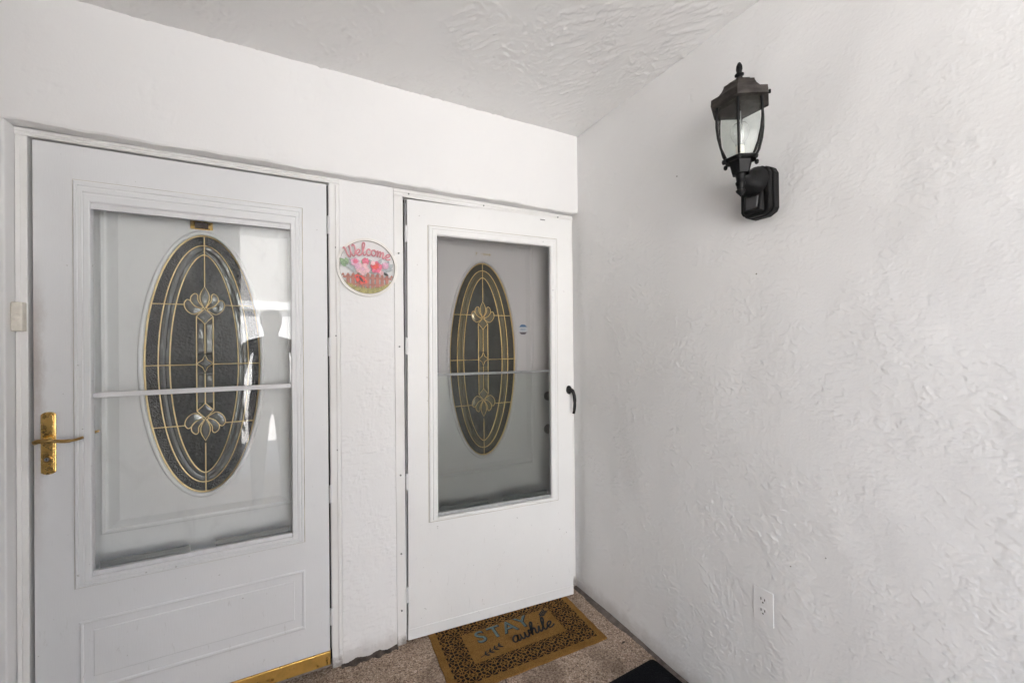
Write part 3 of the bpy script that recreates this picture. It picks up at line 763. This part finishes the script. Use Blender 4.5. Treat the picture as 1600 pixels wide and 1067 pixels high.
# octagonal alarm sticker
stk = empty('alarm_sticker', (-.2785,Y2-.008,1.4557), 'small octagonal blue and white alarm sticker right of the oval', 'sticker')
oc = .0285; k_ = oc*math.tan(math.pi/8)
octo = [(k_,oc),(oc,k_),(oc,-k_),(k_,-oc),(-k_,-oc),(-oc,-k_),(-oc,k_),(-k_,oc)]
MB().prism(octo,-.0012,-.0002).build('sticker_face','sticker_white',stk,None)
MB().prism([(k_,oc-.001),(oc-.003,k_+.0022),(-oc+.003,k_+.0022),(-k_,oc-.001)],-.0018,-.0013).build('blue_band','sticker_blue',stk,None)
MB().prism([(k_,-oc+.001),(oc-.003,-k_-.0022),(-oc+.003,-k_-.0022),(-k_,-oc+.001)],-.0018,-.0013).build('grey_band','sticker_grey',stk,None)
def text_mesh(body, size, name, mat, parent, loc, rot, extrude=.0004, align='CENTER', offset=0.0, spacing=1.0):
    cu = bpy.data.curves.new('txt','FONT'); cu.body = body; cu.size = size; cu.extrude = extrude; cu.align_x = align; cu.align_y = 'CENTER'
    cu.offset = offset; cu.space_character = spacing; cu.resolution_u = 4
    o = bpy.data.objects.new('txt', cu); COL.objects.link(o)
    bpy.context.view_layer.update()
    me = bpy.data.meshes.new_from_object(o.evaluated_get(bpy.context.evaluated_depsgraph_get()))
    bpy.data.objects.remove(o)
    me.materials.clear(); me.materials.append(M[mat])
    q = bpy.data.objects.new(name, me); COL.objects.link(q); q.parent = parent; q.location = loc; q.rotation_euler = rot
    return q
text_mesh('ADT', .016, 'lettering', 'sticker_text', stk, (0,-.0017,0), (R(90),0,0), .0003)

# ------------------------------------------------------------------ door bell
db = empty('door_bell', (-2.190,D-.004,1.4345), 'cream push-button door bell on the far left jamb', 'door bell')
MB().prism([(-.0135,0),(.0135,0),(.0135,.094),(-.0135,.094)],-.030,0).build('housing','plastic_cream',db,None,bevel=.004)
MB().lathe([(.0105,-.0301),(.0105,-.0325),(.0085,-.0340),(0,-.0345)],(0,0,.046),22,'y').build('push_button','plastic_cream',db,None,smooth=True)

# ------------------------------------------------------------------ script lettering
GL = {
 'W': ([[(0,1.75),(.12,1.95),(.2,1.5),(.22,.5),(.42,0),(.66,.5),(.75,1.6),(.72,1.9),(.76,.6),(.98,0),(1.28,.5),(1.38,1.6),(1.2,2.0),(1.08,1.7)]],1.35),
 'e': ([[(0,.3),(.35,.45),(.58,.8),(.42,1.02),(.16,.75),(.12,.3),(.36,0),(.68,.14),(.85,.35)]],.82),
 'l': ([[(0,.3),(.32,1.2),(.44,1.85),(.3,2.1),(.16,1.6),(.15,.4),(.32,0),(.56,.25)]],.54),
 'c': ([[(.62,.8),(.42,1.02),(.15,.75),(.12,.3),(.36,0),(.68,.2)]],.64),
 'o': ([[(.48,1.02),(.16,.8),(.12,.3),(.42,0),(.7,.3),(.68,.8),(.45,1.02),(.62,.8),(.9,.85)]],.86),
 'm': ([[(0,.8),(.1,.98),(.14,.0),(.2,.6),(.4,1),(.5,.7),(.5,0),(.56,.6),(.76,1),(.88,.7),(.88,.15),(1.02,0),(1.2,.3)]],1.16),
 'a': ([[(.62,.85),(.36,1.02),(.12,.7),(.12,.25),(.36,0),(.58,.3),(.64,.98),(.6,.25),(.74,0),(.95,.3)]],.92),
 'w': ([[(0,.9),(.1,.3),(.27,0),(.46,.3),(.5,.92),(.55,.3),(.74,0),(.94,.35),(.96,.98),(1.18,.82)]],1.12),
 'h': ([[(0,.3),(.32,1.3),(.42,1.9),(.28,2.1),(.15,1.5),(.14,0),(.2,.55),(.42,1),(.56,.75),(.55,.2),(.7,0),(.92,.3)]],.88),
 'i': ([[(0,.3),(.16,.98),(.15,.2),(.28,0),(.5,.3)],[(.17,1.38),(.2,1.45)]],.46),
}
def script(word):
    """strokes of a word, in x-height units"""
    x = 0; out = []
    for ch in word:
        st_, adv = GL[ch]
        for s_ in st_: out.append([(x+a_, b_) for a_, b_ in s_])
        x += adv
    return out, x

# ------------------------------------------------------------------ welcome sign
ws = empty('welcome_sign', (-1.1155,D-.004,1.7225), 'round cut-out welcome sign with pink flowers and picket fence on the pillar', 'sign')
RS = .1295
def wsb(mb, name, mat, par=ws, **kw): return mb.build(name, mat, par, None, **kw)
def circ(r_, n=72): return [(r_*math.cos(2*math.pi*k/n), r_*math.sin(2*math.pi*k/n)) for k in range(n)]
wsb(MB().ring(circ(RS), circ(RS-.0115), -.013, -.004), 'ring', 'sign_white', bevel=.001)
wsb(MB().ring(circ(RS-.0117), circ(RS-.0130), -.0132, -.006), 'ring_edge', 'sign_edge')
# fence: pickets with pointed tops and two rails, clipped to the circle
ri = RS-.013
def clipz(x): return -math.sqrt(max(0, ri*ri-x*x))
k = 0
for i in range(-5,6):
    x = i*.0205; zt = -.026+.004*math.cos(i*.5); zb = clipz(abs(x)+.007)
    if zt-zb < .008: continue
    wsb(MB().prism([(x-.0068,zb),(x+.0068,zb),(x+.0068,zt-.010),(x,zt),(x-.0068,zt-.010)],-.0115,-.008), 'picket', 'sign_fence')
for z in (-.047,-.077):
    w_ = math.sqrt(ri*ri-(z-.005)**2)-.002
    wsb(MB().box(-w_,w_,-.0125,-.0117,z-.0042,z+.0042), 'fence_rail', 'sign_fence')
# grass: jagged crescent
top = []; nb = 44
for i in range(nb+1):
    x = -.098+.196*i/nb; base_ = -.068-.030*(1-(x/.098)**2); z = base_+(.012 if i%2 else 0)*(.6+.6*random.random())
    top.append((x, max(z, clipz(x)+.0005)))
bot = [(x, clipz(x)) for x, _ in reversed(top)]
wsb(MB().prism(top+bot,-.0150,-.0128), 'grass', 'sign_grass')
def blob(cx, cz, r_, lobes, depth, seed):
    rnd = random.Random(seed); ph = rnd.random()*6
    return [(cx+r_*(1+depth*math.cos(lobes*a+ph))*math.cos(a), cz+r_*(1+depth*math.cos(lobes*a+ph))*math.sin(a)) for a in [2*math.pi*k/40 for k in range(40)]]
def leaf(cx, cz, L, w_, ang):
    pts = []
    for k in range(14):
        t = k/13; pts.append((t*L-.5*L, w_*math.sin(math.pi*t)))
    for k in range(12,0,-1):
        t = k/13; pts.append((t*L-.5*L, -w_*math.sin(math.pi*t)))
    c_, s_ = math.cos(ang), math.sin(ang)
    return [(cx+a_*c_-b_*s_, cz+a_*s_+b_*c_) for a_, b_ in pts]
for i, (cx, cz, L, w_, an, mt) in enumerate([
  (-.104,.020,.034,.010,2.4,'sign_green'),(-.096,.006,.036,.009,2.9,'sign_green'),(-.088,.022,.030,.009,1.9,'sign_green'),(-.075,-.004,.040,.008,2.6,'sign_sage'),
  (-.060,-.012,.05,.010,-.5,'sign_sage'),(-.030,-.022,.04,.011,-.3,'sign_green'),(.02,-.018,.04,.010,.1,'sign_sage'),(.066,-.018,.046,.009,.4,'sign_sage'),
  (.088,-.006,.04,.009,.1,'sign_sage'),(.096,.008,.036,.010,.8,'sign_sage'),(.084,.018,.034,.009,1.2,'sign_sage'),(.05,.028,.036,.008,.9,'sign_sage'),
  (-.018,.026,.036,.009,1.1,'sign_green'),(.010,.022,.03,.010,2.0,'sign_sage'),(-.07,.018,.034,.009,2.2,'sign_sage'),(.076,-.026,.03,.006,-.5,'sign_black')]):
    wsb(MB().prism(leaf(cx,cz,L,w_,an),-.0138-.0002*(i%4),-.0125), 'painted_leaf', mt)
for i, (cx, cz, r_, mt) in enumerate([(-.054,.020,.017,'sign_lilac'),(-.052,.022,.010,'sign_rose'),(-.010,.024,.015,'sign_rose'),(-.022,-.010,.026,'sign_blush'),(-.022,-.010,.008,'sign_lilac'),(-.044,.000,.013,'sign_lilac'),
  (.036,.000,.025,'sign_rose'),(.030,.006,.015,'sign_red'),(.074,.010,.015,'sign_lilac'),(.056,-.024,.010,'sign_blush'),(.020,.018,.010,'sign_blush')]):
    y = -.0150-.0008*i
    wsb(MB().prism(blob(cx,cz,r_,5+i%3,.14,i),y-.0012,y+.0016), 'painted_flower', mt)
# red butterfly on the fence
bf = wsb(MB().prism(blob(-.040,-.050,.0155,3,.22,20),-.0175,-.0152), 'butterfly', 'sign_red')
wsb(MB().prism(blob(-.020,-.062,.0145,3,.25,21),-.0178,-.0155), 'wing', 'sign_red', bf)
wsb(MB().prism(leaf(-.030,-.055,.034,.0045,-1.0),-.0192,-.0179), 'wing_body', 'sign_black', bf)
for x_, z_ in ((-.046,-.046),(-.036,-.046),(-.024,-.060),(-.016,-.066),(-.036,-.064)):
    wsb(MB().prism(blob(x_,z_,.0032,4,.1,3),-.0190,-.0176), 'wing_spot', 'sign_black', bf)
# Welcome, in an arc along the top
strokes, wd = script('Welcome')
H_ = .0250
def arc_map(x, z):
    u = (x/wd-.5); ang = u*.76; r_ = .24+z*H_*(1.08-.3*abs(u))
    return (r_*math.sin(ang)+.002, .050-.24+r_*math.cos(ang))
for s_ in strokes:
    pts = [arc_map(a_, b_) for a_, b_ in [(v.x, v.y) for v in crom([(a_,b_,0) for a_,b_ in s_], 6)]]
    wsb(MB().tube([(x,-.0255,z) for x,z in pts], .0036, 6, False, .6), 'lettering', 'sign_pink', smooth=True)

# ------------------------------------------------------------------ wall lantern
LX, LY = -.14, -1.046
la = empty('wall_lantern', (0,-1.034,1.79), 'black six-sided coach lantern with clear glass and motion sensor on stucco wall', 'wall lantern')
off = (0,-1.034,1.79)
def lb(mb, name, mat, par=la, **kw): return mb.build(name, mat, par, off if par is la else None, **kw)
def lsub(mb, name, mat, par, **kw):
    return mb.build(name, mat, par, off, **kw)
def hexr(r_, z, k=6, a0=R(30)): return [(LX+r_*math.cos(a0+2*math.pi*i/k), LY+r_*math.sin(a0+2*math.pi*i/k), z) for i in range(k)]
# back plate with sensor housing
yc_ = -1.034
pts = [(yc_-.052,1.812),(yc_-.046,1.800),(yc_-.025,1.789),(yc_+.025,1.789),(yc_+.046,1.800),(yc_+.052,1.812),(yc_+.052,1.925),(yc_+.044,1.942),(yc_+.026,1.953),(yc_-.026,1.953),(yc_-.044,1.942),(yc_-.052,1.925)]
bp = lb(MB().prism(pts,-.030,-.0005,'x'), 'back_plate', 'lantern_black', bevel=.003)
pts2 = [(yc_+(a_-yc_)*.93, 1.87+(b_-1.87)*.97) for a_, b_ in pts]
lsub(MB().prism(pts2,-.050,-.0302,'x'), 'plate_step', 'lantern_black', bp, bevel=.004)
sn = lsub(MB().loft([[(-.0502,yc_-.034,1.800),(-.0502,yc_+.034,1.800),(-.0502,yc_+.034,1.868),(-.0502,yc_-.034,1.868)],[(-.068,yc_-.028,1.806),(-.068,yc_+.028,1.806),(-.060,yc_+.028,1.862),(-.060,yc_-.028,1.862)]],True,True,True), 'motion_sensor', 'lantern_black', bp, bevel=.004)
lsub(MB().loft([[(-.0672,yc_-.020,1.814),(-.0672,yc_+.020,1.814),(-.0612,yc_+.020,1.854),(-.0612,yc_-.020,1.854)],[(-.0705,yc_-.017,1.818),(-.0705,yc_+.017,1.818),(-.0645,yc_+.017,1.850),(-.0645,yc_-.017,1.850)]],True,True,True), 'sensor_window', 'sensor_lens', bp)
# bell-shaped arm from the plate to the stem
rings = []
for t, r_ in ((0,.047),(.10,.046),(.28,.040),(.5,.027),(.72,.018),(.9,.014),(1.02,.012)):
    x = -.050+(LX+.050)*t; y = yc_+(LY-yc_)*t; z = 1.906-.010*t-.010*math.sin(math.pi*t)
    rings.append([(x, y+r_*math.cos(2*math.pi*k/20), z+r_*1.02*math.sin(2*math.pi*k/20)) for k in range(20)])
lb(MB().loft(rings,True,True,True), 'arm', 'lantern_black', smooth=50)
# stem and tail
lb(MB().lathe([(0,1.838),(.004,1.843),(.0125,1.853),(.014,1.858),(.010,1.861),(.0115,1.872),(.0135,1.877),(.0145,1.883),(.0115,1.888),(.013,1.900),(.016,1.908),(.016,1.912)],(LX,LY,0),18), 'stem', 'lantern_black', smooth=45)
lb(MB().loft([hexr(.022,1.908),hexr(.026,1.9095),hexr(.030,1.925),hexr(.036,1.948)],True,True,True), 'cup', 'lantern_black', bevel=.001)
fl_ = lb(MB().loft([hexr(.040,1.9485),hexr(.050,1.952),hexr(.050,1.957),hexr(.046,1.960)],True,True,True), 'lower_flange', 'lantern_black', bevel=.001)
for i in range(6):
    a = R(30)+2*math.pi*i/6; cx_, cy_ = LX+.051*math.cos(a), LY+.051*math.sin(a)
    lsub(MB().lathe([(0,1.940),(.005,1.943),(.0065,1.949),(.005,1.955),(0,1.957)],(cx_,cy_,0),10), 'knob', 'lantern_black', fl_, smooth=True)
cg = [(.045,1.9605),(.059,1.99),(.068,2.025),(.0722,2.06),(.0722,2.095),(.070,2.122)]
for i in range(6):
    a = R(30)+2*math.pi*i/6
    lb(MB().tube([(LX+r_*math.cos(a), LY+r_*math.sin(a), z) for r_, z in cg], .0042, 6), 'cage_bar', 'lantern_black', smooth=True)
    a1 = a+R(5.5); a2 = a+R(54.5)
    f_ = []
    for r_, z in cg:
        for rr_ in (r_-.0035, r_-.0055): pass
        f_.append((r_-.004, z))
    ringo = []
    for r_, z in f_:
        p0 = Vector((LX+r_*math.cos(a1), LY+r_*math.sin(a1), z)); p1 = Vector((LX+r_*math.cos(a2), LY+r_*math.sin(a2), z))
        nrm = Vector((math.cos((a1+a2)/2), math.sin((a1+a2)/2), 0))*.0018
        ringo.append([p0, p1, p1-nrm, p0-nrm])
    lb(MB().loft(ringo,True,True,True), 'glass_pane', 'lantern_glass', smooth=30)
rf = lb(MB().loft([hexr(.066,2.1225),hexr(.089,2.1235),hexr(.0905,2.128),hexr(.089,2.147),hexr(.080,2.1495),hexr(.067,2.158),hexr(.056,2.172),hexr(.050,2.184),hexr(.049,2.190),hexr(.037,2.1925),hexr(.034,2.200),hexr(.022,2.202),hexr(.020,2.207)],True,True,True), 'roof', 'lantern_roof', bevel=.0012)
lsub(MB().lathe([(.011,2.2072),(.011,2.214),(.0075,2.217),(.009,2.221),(.0135,2.224),(.0135,2.227),(.0085,2.230),(.0075,2.234),(.0095,2.244),(.0085,2.254),(.0045,2.263),(0,2.267)],(LX,LY,0),16), 'finial', 'lantern_black', rf, smooth=40)
lsub(MB().lathe([(0,2.163),(.0035,2.160),(.0035,2.150)],(LX+.055,LY-.062,0),10), 'roof_screw', 'lantern_black', rf, smooth=True)
blb = lb(MB().lathe([(.0125,2.000),(.015,2.010),(.024,2.026),(.0285,2.042),(.0275,2.056),(.019,2.068),(0,2.074)],(LX,LY,0),20), 'bulb', 'bulb_glass', smooth=True)
lsub(MB().lathe([(.011,1.9605),(.013,1.965),(.013,1.985),(.012,1.9995)],(LX,LY,0),16), 'socket', 'plastic_cream', blb, smooth=45)
lb(MB().tube([(LX+.02,LY+.01,1.9602),(LX+.021,LY+.011,2.122)], .0018, 6), 'tie_rod', 'steel')

# ------------------------------------------------------------------ outlet cover
oc_ = empty('outlet_cover', (.0022,-1.0165,.4285), 'painted-over double outlet cover low on the stucco wall', 'outlet')
def ob_(mb, name, mat, par=oc_, **kw): return mb.build(name, mat, par, None, **kw)
ob_(MB().prism([(-.0345,0),(.0345,0),(.0345,.114),(-.0345,.114)],-.0036,.0005,'x'), 'plate', 'stucco_right', bevel=.0022)
for zz in (.0385,.0755):
    rc = []
    for k in range(28):
        a = 2*math.pi*k/28; rc.append((.0165*math.cos(a), zz+max(-.0125,min(.0125,.0165*math.sin(a)))))
    rcp = ob_(MB().prism(rc,-.0045,-.0037,'x'), 'receptacle', 'stucco_right', bevel=.0006)
    for yy, hh in ((.0062,.0042),(-.0062,.0036)):
        ob_(MB().box(-.0050,-.0046,yy-.0014,yy+.0014,zz+.0035-hh,zz+.0035+hh), 'slot', 'slot_dark', rcp)
    ob_(MB().lathe([(.0026,-.0050),(.0026,-.0046)],(0,0,zz-.0075),10,'x'), 'ground_hole', 'slot_dark', rcp)

# ------------------------------------------------------------------ door mats
dm = empty('door_mat', (-.868,-.336,0), 'brown coir door mat printed with rosettes and two words, before the right door', 'door mat', R(-1.9))
md = MB()
nx_, ny_ = 40, 22
rnd = random.Random(4)
out_ = [(MW*i/nx_, -.0015*math.sin(i*.9)) for i in range(nx_+1)]+[(MW+.0012*math.sin(j*1.3), MD*j/ny_) for j in range(1,ny_+1)]+[(MW*i/nx_, MD+.001*math.sin(i)) for i in range(nx_-1,-1,-1)]+[(.0014*math.sin(j*1.1), MD*j/ny_) for j in range(ny_-1,0,-1)]
md.prism(out_, .0005, .0082, 'z').build('mat_body','coir_mat',dm,None,bevel=.002)
def mstroke(pts, r_, mat, name='printed_word', z=.0083):
    MB().tube([(x,y,z) for x,y in pts], r_, 6, False, .45 if False else 1.0).build(name, mat, dm, None)
def flat_stroke(strokes_, w0, mat, name, z, thick=.0006):
    m = MB()
    for pts in strokes_:
        P_ = [Vector((a_, b_, 0)) for a_, b_ in pts]; L_, R_ = [], []
        for i, p_ in enumerate(P_):
            t = (P_[min(i+1,len(P_)-1)]-P_[max(i-1,0)]); t = t.normalized() if t.length > 1e-9 else Vector((1,0,0))
            nrm = Vector((-t.y,t.x,0)); ww = w0*(1.0+.35*abs(t.y))
            L_.append(p_+nrm*ww); R_.append(p_-nrm*ww)
        rings = [[(a_.x,a_.y,z),(b_.x,b_.y,z),(b_.x,b_.y,z+thick),(a_.x,a_.y,z+thick)] for a_, b_ in zip(L_, R_)]
        m.loft(rings, True, True, True)
    return m.build(name, mat, dm, None)
# STAY: dark outline letters with teal faces
for i, ch in enumerate('STAY'):
    px_ = .215+i*.074; py_ = .262+.002*i
    text_mesh(ch, .108, 'printed_letter', 'print_black', dm, (px_+.0022,py_-.002,.0086), (0,0,R(1.5)), .0002, 'CENTER', .0030)
    text_mesh(ch, .108, 'printed_letter', 'print_teal', dm, (px_,py_,.0091), (0,0,R(1.5)), .0002, 'CENTER', .0004)
strokes, wd = script('awhile')
H_ = .040
st2 = [[(.335+v.x/wd*.232+v.y*.010, .158+v.y*H_+v.x*.004) for v in crom([(a_,b_,0) for a_,b_ in s_], 6)] for s_ in strokes]
flat_stroke(st2, .0034, 'print_black', 'printed_word', .0096)
# leaf sprigs
def sprig(x, y, ang, L, name='printed_sprig'):
    c_, s_ = math.cos(ang), math.sin(ang)
    sts = [[(x+L*t*c_, y+L*t*s_) for t in (0,.25,.5,.75,1)]]
    m = MB()
    for i in range(4):
        t = .2+.22*i
        for sg in (-1,1):
            cx, cy = x+L*t*c_, y+L*t*s_; a2 = ang+sg*.75
            pts = leaf(cx+.012*math.cos(a2), cy+.012*math.sin(a2), .026, .0042, a2)
            m.prism(pts, .0083, .0090, 'z')
    m.build(name, 'print_black', dm, None); flat_stroke(sts, .0014, 'print_black', name, .0091)
sprig(.172,.145,.28,.115); sprig(.530,.262,.62,.060)

bm_ = empty('black_mat', (-.19,-.56,0), 'black fibre mat at the bottom edge beside the stucco wall', 'door mat', R(2.5))
rr_ = .022; pts = []
for cx, cy, a0 in ((.155-rr_,-rr_,0),(-.62+rr_,-rr_,90),(-.62+rr_,-.46+rr_,180),(.155-rr_,-.46+rr_,270)):
    for k in range(7): a = R(a0+15*k); pts.append((cx+rr_*math.cos(a), cy+rr_*math.sin(a)))
MB().prism(pts, .0005, .012, 'z').build('mat_body','black_mat',bm_,None,bevel=.003)

# a dead leaf on the floor by the wall
lf = empty('fallen_leaf', (-.075,-.415,.001), 'tiny dry leaf lying on the floor between mat and wall', 'leaf')
MB().loft([[(-.010,-.001,.0),(-.010,.001,.0),(-.010,.001,.0006),(-.010,-.001,.0006)],[(-.002,-.004,.002),(-.002,.004,.003),(-.002,.004,.0036),(-.002,-.004,.0026)],[(.006,-.003,.003),(.006,.003,.0045),(.006,.003,.005),(.006,-.003,.0036)],[(.012,-.0005,.001),(.012,.0005,.001),(.012,.0005,.0015),(.012,-.0005,.0015)]],True,True,True).build('leaf_blade','filler_grime',lf,None)

# ------------------------------------------------------------------ the photographer, mirrored in the left door glass
def person(loc, rz):
    e = empty('person', loc, 'person in dark clothes standing, mirrored in the left storm door glass', 'person', rz)
    V_ = []; E_ = []; r_ = []
    def add(p_, rad, par=None):
        V_.append(p_); r_.append(rad); i = len(V_)-1
        if par is not None: E_.append((par, i))
        return i
    pel = add((0,0,.93), (.155,.11)); ab = add((0,.0,1.08), (.145,.10), pel); ch = add((0,0,1.25), (.165,.115), ab)
    up = add((0,-.005,1.385), (.13,.09), ch); nk = add((0,0,1.455), (.055,.06), up); jw = add((0,.022,1.515), (.062,.078), nk)
    hd = add((0,.012,1.60), (.076,.095), jw); tp = add((0,.0,1.655), (.058,.07), hd)
    add((0,.118,1.565), (.012,.014), hd)
    for s_ in (-1,1):
        add((s_*.080,.0,1.575), (.012,.022), hd)
        sh = add((s_*.185,-.005,1.375), (.062,.062), up); el = add((s_*.245,.0,1.10), (.046,.046), sh)
        wr = add((s_*.235,.10,.865), (.030,.030), el); pm = add((s_*.228,.125,.80), (.034,.018), wr)
        for k, (dy, L) in enumerate(((.026,.075),(.009,.085),(-.009,.08),(-.026,.062))):
            a = add((s_*.226,.128+dy,.765), (.0095,.0095), pm); b = add((s_*.218,.132+dy,.765-L*.55), (.0085,.0085), a); add((s_*.205,.134+dy,.765-L), (.007,.007), b)
        t1 = add((s_*.212,.158,.815), (.011,.011), wr); add((s_*.200,.178,.775), (.008,.008), t1)
        hp = add((s_*.095,0,.86), (.095,.10), pel); kn = add((s_*.105,.015,.49), (.062,.066), hp); an = add((s_*.11,-.01,.10), (.042,.046), kn)
        he = add((s_*.112,-.02,.045), (.040,.045), an); add((s_*.125,.14,.036), (.042,.030), he)
    me = bpy.data.meshes.new('body'); me.from_pydata(V_, E_, []); me.materials.append(M['clothes'])
    o = bpy.data.objects.new('body', me); COL.objects.link(o); o.parent = e
    o.modifiers.new('skin', 'SKIN')
    if not me.skin_vertices: 
        pass
    for i, sv in enumerate(me.skin_vertices[0].data):
        sv.radius = r_[i]; sv.use_root = (i == pel)
    sb = o.modifiers.new('sub', 'SUBSURF'); sb.levels = sb.render_levels = 2
    MB().lathe([(.0,1.695),(.045,1.688),(.075,1.66),(.086,1.62),(.085,1.575),(.078,1.56)],(0,-.012,0),24).build('hair','hair_dark',e,None,smooth=True)
    for s_ in (-1,1): MB().lathe([(0,.1005),(.008,.099),(.011,.095)],(s_*.030,0,1.595),10,'y').build('eye','slot_dark',e,None,smooth=True)
    return e
person((-1.60,-2.13,0), R(-8))
